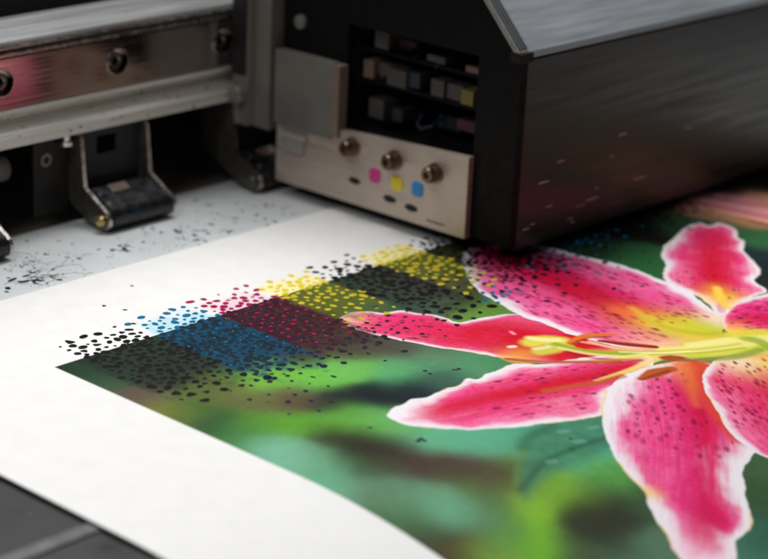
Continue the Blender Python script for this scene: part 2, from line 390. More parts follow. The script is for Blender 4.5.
petal(C, [(705,369),(702,380),(706,392),(713,406),(725,427),(738,440),(750,448),(772,460),(830,480),(830,350),(768,352),(735,356),(716,360)],
      [(735,358),(760,385),(800,430)], 3.0, 500, deepw=5, midrange=(.1,.4,.6,.6), base=(226,50,116), pale=(240,120,164), edge_tint=(244,206,150), spot=(110, (0, 1), 1.0, (150,12,54)),
      yellow=[((760,352),12,(240,205,50),1.2),((735,360),7,(248,226,190),.8)])
# warm throat of the flower under the pistil
stroke(C, [(596,352),(640,352),(690,350),(770,345)], 4.5, (238,160,120), 5, .85, taper=(.3,1,1.6))
stroke(C, [(625,345),(660,344),(700,341)], 2.0, (246,190,150), 4, .8)
stroke(C, [(700,345),(740,345),(780,345)], 5.0, (226,200,60), 5, .85)
# stigma, style, filaments and anthers
stroke(C, [(532,343),(545,340),(560,341)], 3.0, (226,214,84), 3.0, .95)
stroke(C, [(540,352),(552,350),(563,347)], 2.2, (206,208,78), 2.6, .9)
stroke(C, [(530,338),(545,340),(558,340)], 1.3, (244,238,160), 2.0, .9)
stroke(C, [(548,345),(570,347)], 1.3, (196,206,100), 1.6, .8)
stroke(C, [(535,349),(548,347)], .9, (250,244,180), 1.4, .7)
stroke(C, [(556,344),(590,352),(640,354),(700,352)], 1.5, (148,176,30), 1.5, .95, taper=(.8,1.1,1.4))
stroke(C, [(600,362),(640,356),(690,350),(770,344)], 2.0, (236,226,120), 1.6, .95, taper=(.4,1.2,2.2))
stroke(C, [(596,381),(630,370),(664,357),(720,350)], 1.2, (246,214,122), 1.2, .9, taper=(.5,1,1.6))
stroke(C, [(560,362),(600,361),(640,358)], .9, (240,196,120), 1.0, .9, taper=(.4,1,1.2))
stroke(C, [(590,342),(620,349),(660,352)], .8, (250,190,150), 1.0, .85)
stroke(C, [(660,349),(700,350),(740,346),(780,342)], 3.6, (238,230,128), 2.4, .97, taper=(.4,1.2,1.6))
stroke(C, [(690,345),(725,340),(748,336)], 1.4, (244,238,150), 1.6, .8)
stroke(C, [(690,356),(730,352),(775,346)], 1.6, (208,214,56), 1.6, .8)
stroke(C, [(700,361),(735,357),(760,350)], 1.5, (130,156,50), 2.0, .8, taper=(.3,1,1))
stroke(C, [(745,338),(760,342),(775,352)], 2.0, (140,168,40), 2.2, .8)
stroke(C, [(730,335),(760,332),(775,334)], 2.0, (226,214,60), 2.0, .85)
stroke(C, [(570,343),(582,337),(596,335),(614,335)], 1.3, (224,112,36), .9, 1., taper=(.8,1.1,.6))
stroke(C, [(600,341),(625,344),(655,347)], 1.3, (134,34,24), .9, 1., taper=(.6,1.1,.8))
stroke(C, [(582,342),(600,345),(618,347)], .6, (244,170,140), .8, .8)
stroke(C, [(664,358),(680,358)], 1.9, (168,72,30), 1.4, 1., taper=(.7,1,.7))
stroke(C, [(640,379),(655,373),(672,369)], 2.2, (186,84,34), 1.2, 1., taper=(.4,1.1,.7))
stroke(C, [(508,359),(545,362),(590,362),(620,362)], 1.0, (176,62,30), 1.3, .85)
stroke(C, [(545,391),(575,386),(600,382),(622,376)], 1.2, (190,84,40), 1.6, .8)
stroke(C, [(572,344),(584,339),(598,337),(610,336.6)], .5, (150,56,20), .9, .8)
stroke(C, [(604,340),(625,342.6),(648,345)], .4, (206,96,50), .8, .8)
stroke(C, [(643,379.5),(656,375),(669,371)], .6, (128,48,22), 1.2, .8)
stroke(C, [(612,350),(650,351.5),(700,349),(740,344)], .5, (196,184,60), 1.0, .7)
stroke(C, [(650,355),(700,353),(745,348)], .5, (178,176,50), 1.0, .7)
stroke(C, [(620,352),(660,353),(690,351)], .4, (250,244,180), .8, .7)
stroke(C, [(560,348),(590,354),(625,357)], .8, (250,214,150), 1.2, .8)
stroke(C, [(566,352),(600,359),(640,360)], .8, (150,16,28), 1.4, .6)
# two pale sparkles on the left petal
stroke(C, [(510,347),(514,346.5)], .8, (252,214,220), .9, 1.)
stroke(C, [(511,332),(514,334)], .6, (246,150,170), .8, .9)

# ink bands laid over the top edge of the print: base tints
BANDS = [  # x0, x1, y_bottom, tint, strength
    (318, 344, 352, (30, 36, 30), .62), (344, 367, 346, (4, 64, 92), .92), (367, 389, 349, (60, 20, 36), .88),
    (389, 409, 361, (92, 100, 34), .85), (409, 431, 350, (40, 44, 38), .65), (431, 450, 358, (90, 98, 34), .85), (450, 478, 352, (36, 14, 26), .6)]
for k, (a, b, yb, tint, st_) in enumerate(BANDS):
    wob = (fbm(X*.3, Y*.3, 800+k)-.5)*12
    mk = ss(X+wob*.25, a-1.2, a+.8)*(1-ss(X+wob*.25, b-.8, b+1.2))*ss(Y+wob*2, yb-7, yb+12)*st_
    mk *= .8+.4*fbm(X*1.1, Y*1.1, 850+k)
    C = C*(1-np.clip(mk, 0, 1)[..., None])+np.clip(mk, 0, 1)[..., None]*lin(tint)
    C = C.astype(np.float32)
C = np.clip(C*(.95+.1*RNG.random(X.shape))[..., None], .002, .92)


def grid_object(name, m, X, Y, Z, parent=None, color=None, **k):
    nx, ny = X.shape
    me = bpy.data.meshes.new(name)
    co = np.stack([X, Y, Z], -1).reshape(-1, 3).astype(np.float32)*MM
    idx = np.arange(nx*ny).reshape(nx, ny)
    q = np.stack([idx[:-1, :-1], idx[1:, :-1], idx[1:, 1:], idx[:-1, 1:]], -1).reshape(-1)
    nf = len(q)//4
    me.vertices.add(nx*ny); me.vertices.foreach_set('co', co.ravel())
    me.loops.add(len(q)); me.loops.foreach_set('vertex_index', q.astype(np.int32))
    me.polygons.add(nf); me.polygons.foreach_set('loop_start', np.arange(0, len(q), 4, dtype=np.int32))
    me.update(calc_edges=True); me.validate()
    me.polygons.foreach_set('use_smooth', np.ones(nf, bool))
    if color is not None:
        at = me.color_attributes.new('ink', 'FLOAT_COLOR', 'POINT')
        at.data.foreach_set('color', np.concatenate([color.reshape(-1, 3), np.ones((nx*ny, 1))], 1).astype(np.float32).ravel())
    me.materials.append(m)
    o = bpy.data.objects.new(name, me); col.objects.link(o)
    if parent: o.parent = parent
    return tag(o, **k)

mp = bpy.data.materials.new('printed_ink'); mp.use_nodes = True
N = mp.node_tree.nodes; L = mp.node_tree.links; p = N['Principled BSDF']
at = N.new('ShaderNodeVertexColor'); at.layer_name = 'ink'; L.new(at.outputs[0], p.inputs['Base Color'])
p.inputs['Roughness'].default_value = .5; p.inputs['Specular IOR Level'].default_value = .12
tc = N.new('ShaderNodeTexCoord'); nz = N.new('ShaderNodeTexNoise'); nz.inputs['Scale'].default_value = 900; nz.inputs['Detail'].default_value = 4
L.new(tc.outputs['Object'], nz.inputs['Vector']); bp = N.new('ShaderNodeBump'); bp.inputs['Distance'].default_value = .00006; bp.inputs['Strength'].default_value = .3
L.new(nz.outputs[0], bp.inputs['Height']); L.new(bp.outputs[0], p.inputs['Normal'])

# ------------------------------------------------------------------ sheets
def sheet(name, m, x0, x1, y0, y1, z, th, parent=None, **k):
    ys = np.unique(np.concatenate([np.arange(y0, 301, 4.), np.linspace(max(300, y0), y1, 14)]))
    bm = new(); rows = []
    for y in ys:
        zz = z+float(curl(np.array(y)))
        rows.append([bm.verts.new((x, y, zz+dz)) for dz in (0, -th) for x in (x0, x1)])
    for a, b in zip(rows, rows[1:]):
        bm.faces.new((a[0], a[1], b[1], b[0])); bm.faces.new((a[2], b[2], b[3], a[3]))
        bm.faces.new((a[0], b[0], b[2], a[2])); bm.faces.new((a[1], a[3], b[3], b[1]))
    bm.faces.new((rows[0][0], rows[0][2], rows[0][3], rows[0][1])); bm.faces.new((rows[-1][0], rows[-1][1], rows[-1][3], rows[-1][2]))
    o = link(name, bm, m, parent, smooth=True, **k); return o

media = empty('print_media', (0, 0, 0), label='large white sheet of print media carrying a printed pink lily picture, under the print carriage', cat='print sheet')
sheet('paper', M['paper'], 262, 900, 110, 431, 0, .45, media)
i_, j_ = np.searchsorted(gx, 310.5), None
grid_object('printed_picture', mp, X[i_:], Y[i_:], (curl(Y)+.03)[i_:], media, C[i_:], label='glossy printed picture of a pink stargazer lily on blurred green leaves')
backing = empty('backing_sheet', (0, 0, 0), label='greyish white ink-splattered sheet lying behind and under the print media, below the pinch rollers', cat='backing sheet')
sheet('paper', M['backing'], 262, 900, 425, 473, -.5, .5, backing)

# pale wash of ink between the droplets on the white margin
wx_ = np.arange(338, 456, .5); wy_ = np.linspace(384.64, 400, 32)
WX, WY = np.meshgrid(wx_, wy_, indexing='ij'); WC = np.ones(WX.shape+(3,))*lin((234, 234, 233))
for k, (a, b, t_, q) in enumerate([(345, 366, (120, 208, 232), .55), (367, 388, (238, 150, 190), .4), (388, 410, (246, 234, 130), .7), (430, 450, (246, 234, 130), .7)]):
    n_ = (fbm(WX*.35, WY*.35, 900+k)-.5)*8
    mk = ss(WX+n_*.5, a-1, a+2)*(1-ss(WX+n_*.5, b-2, b+1))*(1-ss(WY+n_, 389, 396))*q
    mk *= ss(WX, 338, 341)*(1-ss(WX, 451, 455))*(1-ss(WY, 397, 400)); WC = WC*(1-mk[..., None])+mk[..., None]*lin(t_)
grid_object('ink_wash', mp, WX, WY, np.full(WX.shape, .02), media, WC, label='pale cyan, pink and yellow ink wash on the white margin', kind='stuff')

# ------------------------------------------------------------------ droplets of ink
def drop(bm, x, y, z, rx, ry, ang, h, r):
    n = 16; ca_, sa_ = math.cos(ang), math.sin(ang); ph = r.uniform(0, 6.28); amp = r.uniform(.0, .2); k = 2 if r.random() < .6 else 3
    rings = []
    for s, hh in ((1, 0), (.82, .75), (.4, 1)):
        ring = []
        for i in range(n):
            t = 2*math.pi*i/n; w = 1+amp*math.sin(k*t+ph)
            u, v = rx*s*w*math.cos(t), ry*s*w*math.sin(t)
            ring.append(bm.verts.new((x+u*ca_-v*sa_, y+u*sa_+v*ca_, z+hh*h)))
        rings.append(ring)
    for a, b in zip(rings, rings[1:]):
        for i in range(n): bm.faces.new((a[i], a[(i+1) % n], b[(i+1) % n], b[i]))
    bm.faces.new(rings[-1])

def scatter(region, dens, sp, r, n_max):
    """poisson-like scatter; region: (x0,x1,y0,y1), dens(x,y)->0..1"""
    pts = []; x0, x1, y0, y1 = region
    for _ in range(n_max*40):
        if len(pts) >= n_max: break
        x, y = r.uniform(x0, x1), r.uniform(y0, y1); g = dens(x, y)
        if r.random() > g: continue
        s = sp/(.45+.55*g)
        if all((x-a)**2+(y-b)**2 > s*s for a, b in pts): pts.append((x, y))
    return pts

def dots(name, label, m, region, dens, sp, rad, n, seed, z=.05, parent=media, elong=1.3):
    r = np.random.default_rng(seed); bm = new()
    for x, y in scatter(region, dens, sp, r, n):
        q = rad*(.42+.78*r.random()**.8)
        drop(bm, x, y, z+float(curl(np.array(y))), q*r.uniform(1., elong), q*r.uniform(.85, 1.), r.normal(AZ, .6), .035, r)
    return link(name, bm, m, parent, smooth=True, label=label, kind='stuff')

TOP = 384.6
def band(a, b, yb, yt, ragged=1.):
    c = (a+b)/2; h = (b-a)/2
    def f(x, y):
        gxx = 1-max(0, (abs(x-c)-h+1.5)/3.5); 
        if y > TOP: g = 1-max(0, (y-(yt-5))/6)*.95
        else: g = 1-max(0, (yb+14-y)/22)
        return max(0, min(1, gxx))*max(0, min(1, g))
    return f
def halves(kind, a, b, yb, yt, m1, m2, sp, rad, seed, lab, sp2=None, rad2=None):
    f = band(a, b, yb, yt)
    dots('ink_dots', lab+' on the white margin', m1, (a-3, b+3, TOP+.2, yt+1), f, sp, rad, 90, seed)
    dots('ink_dots', lab+' over the top edge of the picture', m2, (a-3, b+3, yb-9, TOP-.2), f, sp2 or sp, rad2 or rad, 300, seed+1, z=.08)
halves('k', 319, 344, 352, 396, M['ink_k'], M['ink_k'], 2.3, 1.0, 10, 'black ink droplets at the left corner of the picture', 2.05, 1.08)
halves('c', 345, 366, 346, 397, M['ink_c'], M['ink_kc'], 2.25, 1.0, 20, 'cyan ink droplets', 1.9, 1.0)
halves('m', 367, 388, 349, 397, M['ink_m'], M['ink_km'], 2.25, 1.0, 30, 'magenta ink droplets', 1.9, 1.0)
halves('y', 389, 409, 363, 395, M['ink_y'], M['ink_ky'], 2.2, 1.0, 40, 'yellow ink droplets beside the magenta band', 2.3, 1.0)
halves('k', 410, 430, 347, 396, M['ink_k'], M['ink_k'], 2.3, 1.05, 50, 'black ink droplets between the two yellow bands', 2.3, 1.25)
halves('y', 431, 449, 360, 394, M['ink_y'], M['ink_ky'], 2.2, 1.0, 60, 'yellow ink droplets nearest the carriage', 2.3, 1.0)
halves('k', 450, 476, 354, 394, M['ink_k'], M['ink_k'], 1.9, .9, 70, 'black ink droplets in the shade of the carriage', 1.9, .9)
dots('ink_dots', 'magenta highlights among the dark maroon droplets', M['ink_m'], (366, 391, 352, 383.5), band(367, 389, 355, 396), 2.6, .6, 75, 81, z=.14)
dots('ink_dots', 'teal highlights among the dark blue droplets', M['ink_c'], (344, 368, 352, 383.5), band(345, 366, 362, 396), 3.2, .45, 40, 83, z=.14)
# loose droplets over the petals and leaves
def blobs(lst):
    def f(x, y):
        return min(1, sum(a*math.exp(-((x-c[0])/sx)**2-((y-c[1])/sy)**2) for c, sx, sy, a in lst))
    return f
c1 = pl(490, 275); c2 = pl(570, 262); c3 = pl(520, 262)
dots('ink_dots', 'dark droplets scattered over the tip of the big upper petal', M['ink_km'], (430, 560, 320, 372), blobs([(c1, 12, 12, .8), (c3, 22, 14, 1)]), 2.3, .85, 170, 90)
dots('ink_dots', 'black droplets on the leaf, its colour darkened for shade under the carriage side', M['ink_k'], (490, 590, 335, 372), blobs([(pl(610, 232), 22, 6, .9), (pl(660, 215), 16, 6, .8)]), 2.2, 1.0, 160, 96, z=.08)
c4 = pl(580, 243); c5 = pl(500, 296)
dots('ink_dots', 'teal droplets by the white rim of the big upper petal', M['ink_c'], (430, 560, 315, 372), blobs([(c4, 15, 5, .9), (c5, 7, 4, .8), (c2, 10, 7, .5)]), 1.5, .85, 90, 92, z=.1)
c6 = pl(300, 395); c7 = pl(365, 335); c8 = pl(250, 370)
dots('ink_dots', 'dark specks thinning out over the green leaves below the bands', M['ink_kc'], (325, 420, 320, 362), blobs([(c6, 9, 7, .35), (c7, 16, 7, .8), (c8, 10, 9, .9), (pl(450,375), 5, 3, .6), (pl(440,305), 12, 6, .6)]), 2.2, .72, 150, 94, z=.1)
bm = new(); r = np.random.default_rng(99)
for px in ((421,439),(424,441),(455,370),(459,369),(430,374),(425,371),(542,378),(570,447),(312,377),(370,428),(418,441),(104,306),(125,310),(132,286)):
    x, y = pl(*px); drop(bm, x, y, .1, r.uniform(.35, .8), r.uniform(.35, .6), -.8, .025, r)
link('ink_specks', bm, M['ink_b'], media, smooth=True, label='lone navy ink specks on the picture and white margin', kind='stuff')

# splatter on the backing sheet
bm = new(); r = np.random.default_rng(5)
def speck_cluster(c, sx, sy, n, rmin, rmax):
    cx, cy = pl(*c)
    for _ in range(n):
        a, b = r.normal(0, sx), r.normal(0, sy)
        x = cx+a*sa+b*ca; y = cy-a*ca+b*sa
        if not (431.6 < y < 472): continue
        q = rmin+(rmax-rmin)*r.random()**3
        drop(bm, x, y, -.49, q*r.uniform(1, 2.2), q, r.uniform(0, 3), .05, r)
def hair(c, ln, ang, w=.09):
    x, y = pl(*c); pts = []; a = ang
    for i in range(9):
        if 431.6 < y < 472: pts.append((x, y, -.44))
        a += r.normal(0, .35); x += math.cos(a)*ln/8; y += math.sin(a)*ln/8
    if len(pts) > 2: tube(bm, pts, w, 5)
speck_cluster((40,272), 8, 9, 50, .06, .6); speck_cluster((40,278), 3, 3, 26, .3, 1.0); speck_cluster((160,238), 12, 10, 45, .06, .55); speck_cluster((195,238), 7, 9, 50, .08, .8)
speck_cluster((185,212), 16, 14, 80, .06, .4); speck_cluster((125,248), 2.5, 2, 10, .3, .9); speck_cluster((270,205), 18, 12, 50, .1, .6); speck_cluster((90,255), 30, 14, 170, .04, .24); speck_cluster((215,205), 14, 8, 60, .08, .6); speck_cluster((20,262), 12, 8, 60, .05, .5)
for _ in range(34): hair((r.normal(38, 22), r.normal(270, 12)), r.uniform(3, 11), r.uniform(-.6, 1.6), r.uniform(.025, .06))
for _ in range(22): hair((r.normal(150, 40), r.normal(238, 12)), r.uniform(2, 7), r.uniform(-.8, 1.6), r.uniform(.02, .05))
link('ink_splatter', bm, M['ink_b'], backing, smooth=True, label='navy and black ink flecks and hairs on the backing sheet', kind='stuff')
bm = new()
for c in ((45,277),(125,249),(150,228),(185,236),(200,238),(30,268),(136,218)):
    for _ in range(5):
        x, y = pl(c[0]+r.normal(0, 4), c[1]+r.normal(0, 2))
        if 431.6 < y < 472: drop(bm, x, y, -.47, r.uniform(.2, .8), r.uniform(.15, .4), r.uniform(0, 3), .06, r)
link('blue_splatter', bm, M['ink_kc'], backing, smooth=True, kind='stuff')

# ------------------------------------------------------------------ bed and interior
bm = new(); box(bm, (60, 120, -60), (261.8, 473.5, -1.3)); link('printer_bed', bm, M['bed'], bevel=.5, kind='structure', label='dark flat bed of the printer under the sheets')
bm = new(); box(bm, (60, 309.2, -1.29), (261.6, 313.2, -.8)); link('bed_strip', bm, M['strip'], bevel=.3, label='thin grey strip running across the dark bed up to the media edge', cat='strip')
bm = new(); box(bm, (262.5, 301, -6.98), (900, 431, -.52)); box(bm, (262.5, 431.1, -6.98), (900, 473.2, -1.05))
link('support_plate', bm, M['armd'], kind='structure')
bm = new(); box(bm, (60, 474, -60), (1000, 620, -4)); link('interior_floor', bm, M['floor'], kind='structure')
bm = new(); box(bm, (60, 621, -60), (1000, 630, 62)); link('interior_back_wall', bm, M['floor'], kind='structure')
bm = new(); box(bm, (60, 482, 50), (1000, 620, 120)); link('upper_housing', bm, M['wall'], bevel=1, kind='structure')

# ------------------------------------------------------------------ guide rail
rail = empty('guide_rail', (380, 470, 27.5), label='silver metal guide rail crossing the upper left above the pinch rollers', cat='rail')
RO = (380, 470, 27.5)
bm = new(); prism(bm, [(474, 55.2), (473.6, 58), (478.5, 63), (481.5, 63), (481.5, 30), (476, 30), (476, 55.2)], 200, 900)
link('upper_beam', bm, M['alu'], rail, RO, bevel=.25)
bm = new()
prism(bm, [(471.6, 54.0), (471.6, 54.8), (473.2, 55.05), (475.9, 55.05), (475.9, 53.8)], 200, 900)
prism(bm, [(472.6, 55.9), (472.6, 56.4), (473.9, 56.6), (473.9, 55.6)], 200, 900)
link('ridge', bm, M['bright'], rail, RO)
bm = new()
prism(bm, [(470, 27.5), (470, 30.6), (470.8, 31.4), (473.6, 33.2), (475.7, 34.4), (475.7, 35.6), (472.4, 36.8), (471.2, 38.6), (475.9, 38.9), (475.9, 27.5)], 200, 900)
link('lower_beam', bm, M['alu_low'], rail, RO, bevel=.2)
# steel strip with real counterbored holes
def boolean_cut(o, cutter_bm):
    me = bpy.data.meshes.new('c'); 
    for v in cutter_bm.verts: v.co = (v.co-Vector(RO))*MM
    bmesh.ops.recalc_face_normals(cutter_bm, faces=cutter_bm.faces)
    cutter_bm.to_mesh(me); cutter_bm.free(); c = bpy.data.objects.new('c', me); col.objects.link(c)
    c.parent = rail
    md = o.modifiers.new('b', 'BOOLEAN'); md.operation = 'DIFFERENCE'; md.object = c; md.solver = 'EXACT'
    bpy.context.view_layer.update(); dg = bpy.context.evaluated_depsgraph_get()
    nm = bpy.data.meshes.new_from_object(o.evaluated_get(dg)); o.modifiers.clear(); nm.name = o.name; o.data = nm
    bpy.data.objects.remove(c)
bm = new(); box(bm, (200, 471, 39.0), (900, 475.8, 53.7)); st = link('steel_strip', bm, M['steel'], rail, RO, bevel=.25)
bx = [319.3, 362.3, 405.3, 448.3]
bm = new()
for x in bx: lathe(bm, (x, 468, 46.9), (0, 1, 0), [(0, 4.0), (6.8, 4.0)], 48)
boolean_cut(st, bm)
for x in bx[1:]:
    bm = new(); lathe(bm, (x, 471.9, 46.9), (0, 1, 0), [(2.4, 0), (2.4, 1.25), (.3, 1.25), (0, 1.55), (0, 2.35), (.35, 2.75), (3.6, 2.75)], 40)
    b = link('rail_bolt', bm, M['bolt'], rail, RO, smooth=True)
    bm = new(); lathe(bm, (x, 470.8, 46.9), (0, 1, 0), [(0, 3.9), (0, 4.25), (.35, 4.3), (.35, 3.9)], 48, True); link('bolt_hole_rim', bm, M['bright'], rail, RO, smooth=True)

# ------------------------------------------------------------------ pinch rollers
G = 'pinch roller assemblies hanging under the guide rail'
def arc(cy, cz, r_, a0, a1, n=10):
    return [(cy+r_*math.cos(a), cz+r_*math.sin(a)) for a in np.linspace(a0, a1, n)]
ROR = (389.3, 459, 0)
def make_roller(label):
    t = empty('pinch_roller', ROR, label=label, cat='pinch roller', group=G)
    outline = [(484, 27.2), (470.0, 27.2), (469.2, 26.2), (467.6, 11.4), (456.9, 5.6)]+arc(459, 3.35, 3.1, math.radians(132), math.radians(262), 9)+[(466, 1.2), (476, 6.5), (484, 12)]
    for x in (389.3, 415.0):
        bm = new(); prism(bm, outline, x, x+1.1); sa_o = link('side_arm', bm, M['arm'], t, ROR, bevel=.22)
        ed = [(470.0, 27.0), (469.2, 26.2), (467.6, 11.4), (456.9, 5.6)]+arc(459, 3.35, 3.1, math.radians(132), math.radians(235), 8)
        ins_ = [(y+.12, z+.02) for y, z in ed]; out_ = [(y-.14, z-.04) for y, z in ed]
        bm = new(); 
        for q in range(len(ed)-1): prism(bm, [out_[q], out_[q+1], ins_[q+1], ins_[q]], x-.06, x+1.16)
        bmesh.ops.remove_doubles(bm, verts=bm.verts, dist=.001); link('cut_edge', bm, M['bright'], sa_o, ROR)
    prof = arc(459.1, 3.7, 3.55, math.radians(120), math.radians(275), 12)+[(462, .5), (469, 5.5), (470, 9.5), (468, 10.4), (466.8, 10.4)]
    bm = new(); prism(bm, prof, 391.2, 414.4); link('roller', bm, M['pad'], t, ROR, bevel=.35)
    bm = new(); lathe(bm, (390.45, 459, 3.7), (1, 0, 0), [(0, 3.2), (.7, 3.2)]); link('roller_collar', bm, M['dark'], t, ROR, smooth=True)
    bm = new(); prism(bm, [(462.4, 7.6), (467, 10.35), (466.6, 10.9), (462.0, 8.1)], 397.5, 404.5); tb = link('brown_tab', bm, M['tab'], t, ROR, bevel=.4)
    bm = new(); lathe(bm, (389.3, 459, 3.3), (-1, 0, 0), [(-.5, 1.9), (1.1, 1.9), (1.5, 1.6), (1.5, 0)], 28); pin = link('axle_pin', bm, M['brass'], t, ROR, smooth=True)
    bm = new(); lathe(bm, (387.8, 459, 3.3), (-1, 0, 0), [(-.2, .9), (.35, .9), (.5, .6), (.5, 0)], 20); link('pin_head', bm, M['brass'], pin, ROR, smooth=True).parent = pin
    bm = new(); box(bm, (390.6, 472.5, 7), (398.5, 473.6, 27)); box(bm, (398.5, 472.5, 7), (406, 473.6, 19)); box(bm, (406, 472.5, 7), (414.8, 473.6, 27)); box(bm, (398.5, 472.5, 24.5), (406, 473.6, 27))
    link('back_plate', bm, M['plate'], t, ROR)
    bm = new(); box(bm, (376, 474.5, 3), (388.6, 475.6, 27)); sp = link('mounting_plate', bm, M['armd'], t, ROR, bevel=.2)
    bm = new(); lathe(bm, (380.5, 474.5, 20), (0, -1, 0), [(0, 1.2), (0, 2.0), (.35, 2.0), (.35, 1.2)], 28, True); link('bushing', bm, M['arm'], t, ROR, smooth=True)
    bm = new(); lathe(bm, (385.8, 471.5, 24.2), (0, 0, 1), [(0, 1.9), (.25, 2.2), (1.3, 2.2), (1.5, 1.3), (3.2, 1.3)], 24); link('hanging_bolt', bm, M['bright'], t, ROR, smooth=True)
    return t
def copy_tree(o, parent=None):
    c = o.copy(); col.objects.link(c)
    if parent: c.parent = parent
    for ch in [q for q in bpy.data.objects if q.parent == o]: copy_tree(ch, c)
    return c
r0 = make_roller('black ink-stained pinch roller with brass axle pin, wholly in view on the backing sheet')
for dx, lab in ((-62.3, 'pinch roller cut off by the left edge, only its rounded end showing'), (62.3, 'pinch roller in the dark beside the carriage, only its curved arm showing')):
    c = copy_tree(r0); c.location.x += dx*MM; c['label'] = lab
    if dx > 0:
        for ch in list(c.children_recursive):
            if ch.name.split('.')[0] in ('mounting_plate', 'bushing', 'hanging_bolt', 'pin_head'): bpy.data.objects.remove(ch)
            elif ch.name.startswith('axle_pin'): ch.data = ch.data.copy(); ch.data.materials[0] = M['arm']
# round parts deep under the rail
bm = new(); lathe(bm, (330, 488, 15.5), (1, 0, 0), [(0, 0), (0, 3), (1, 4), (45, 4), (46, 3), (46, 0)], 40)
link('feed_roller', bm, M['pale'], None, (330, 488, 11.5), smooth=True, label='blurred grey feed roller in the dark under the left end of the rail', cat='roller')

# ------------------------------------------------------------------ print carriage
CO = (459.8, 361, 4)
car = empty('print_carriage', CO, label='large black print carriage with sloping grey lid hanging over the lily print', cat='print carriage')
bm = new(); prism(bm, [(361, 3.6), (361, 60.2), (362.6, 60.9), (363.4, 60.2), (363.4, 3.6)], 463, 820); side = link('side_panel', bm, M['shell'], car, CO, bevel=.35)
# front: black frame around a real recess
def frame_piece(pts, x0=460, x1=464): 
    prism(bm, pts, x0, x1)
bm = new()
prism(bm, [(361.05, 4.6), (361.05, 60.0), (376.6, 76.5), (376.6, 4.6)], 459.9, 464)                    # right post with sloping head
prism(bm, [(376.62, 59), (376.62, 76.5), (392, 92.8), (392, 130), (455.6, 130), (455.6, 59)], 459.9, 464)
box(bm, (459.9, 428.2, 26.5), (464, 455.6, 58.98))
fr = link('front_frame', bm, M['front'], car, CO)
bm = new()
box(bm, (499, 376.6, 26), (500, 428.2, 60)); box(bm, (464.1, 428.3, 26), (500, 429.3, 60)); box(bm, (464.1, 375.4, 26), (500, 376.4, 60)); box(bm, (464.1, 375.4, 60.1), (500, 429.3, 61.1)); box(bm, (464.1, 375.4, 25.0), (500, 429.3, 25.9))
link('recess', bm, M['black'], car, CO)
bm = new(); box(bm, (466, 376.8, 40.6), (498, 428, 41.8)); box(bm, (466, 376.8, 50.4), (498, 428, 51.4)); link('shelf', bm, M['front'], car, CO)
bm = new(); box(bm, (464.1, 429.4, 27), (820, 452, 129)); box(bm, (500.1, 364, 10), (820, 429, 59)); link('inner_body', bm, M['black'], car, CO)
# connectors in the recess: (y, z, width, height, x, material)
r = np.random.default_rng(3)
for (y, z, w, h, x, m_) in ((420, 52, 5.5, 5.2, 466, 'plug'), (413, 52, 7, 3.2, 470, 'plugpink'), (398, 52, 7, 2.0, 466, 'plug'), (382, 52, 7, 1.8, 465, 'tab'),
                            (424, 42.3, 4, 5.4, 465, 'tab'), (418.5, 42.3, 6, 5.0, 467, 'plug'), (412, 42.0, 7.5, 5.2, 464.6, 'plug'), (407, 42.6, 6, 4.6, 466, 'plugblue'), (396, 42.2, 5, 5, 465, 'plug'),
                            (390, 42.2, 6, 4.6, 466, 'plug'), (384, 42.2, 4.6, 4.4, 464.5, 'plugyel'), (379, 42.2, 3, 3, 467, 'tab'), (421, 30, 6, 6, 466, 'plug'), (414, 30, 4, 4, 468, 'plugblue'), (386, 33, 8, 3.2, 468, 'plugpink'), (398, 30, 9, 4, 474, 'plugblue')):
    bm = new(); box(bm, (x, y-w/2, z), (x+8, y+w/2, z+h))
    for k in range(0):
        yy = y-w/2+w*(k+.5)/3; box(bm, (x-.5, yy-w*.1, z+h*.25), (x-.01, yy+w*.1, z+h*.75))
    link('connector', bm, M[m_], car, CO, bevel=.25)
for k in range(7):
    y0 = r.uniform(380, 424); y1 = y0+r.uniform(-8, 8); z0 = r.choice([45, 54, 34]); bm = new()
    tube(bm, [(470, y0, z0), (466.5, y0*.8+y1*.2, z0-2.2), (465.6, (y0+y1)/2, z0-3.4), (467, y1, z0-2.0), (474, y1+1, z0)], .55, 8)
    link('cable', bm, M[['front', 'plugblue', 'front'][k % 3]], car, CO, smooth=True)
# head plate with knobs, colour marks and slots
bm = new(); prism(bm, [(376.2, 4.3), (376.2, 29.2), (404, 27.6), (428, 26.2), (455.2, 24.4), (455.2, 3.9)], 457.6, 459.85)
hp = link('head_plate', bm, M['beige'], car, CO, bevel=.5, seg=3)
bm = new(); prism(bm, [(376.4, 3.4), (376.4, 4.4), (455, 4.0), (455, 3.0)], 459.0, 500); link('bottom_flange', bm, M['front'], car, CO, bevel=.3)
for y, z in ((422.2, 22.0), (404.8, 21.8), (388.6, 21.6)):
    bm = new(); lathe(bm, (457.6, y, z), (-1, 0, 0), [(0, 2.5), (3.6, 2.5), (4.2, 2.1), (4.2, 1.1), (3.2, 1.0), (3.2, 0)], 32)
    kb = link('knob', bm, M['knob'], hp, (CO[0], CO[1], CO[2]), smooth=True)
    bm = new(); lathe(bm, (457.6, y, z), (-1, 0, 0), [(-.3, 3.1), (.6, 3.1), (.7, 2.5), (-.3, 2.5)], 32, True); link('washer', bm, M['arm'], kb, CO, smooth=True)
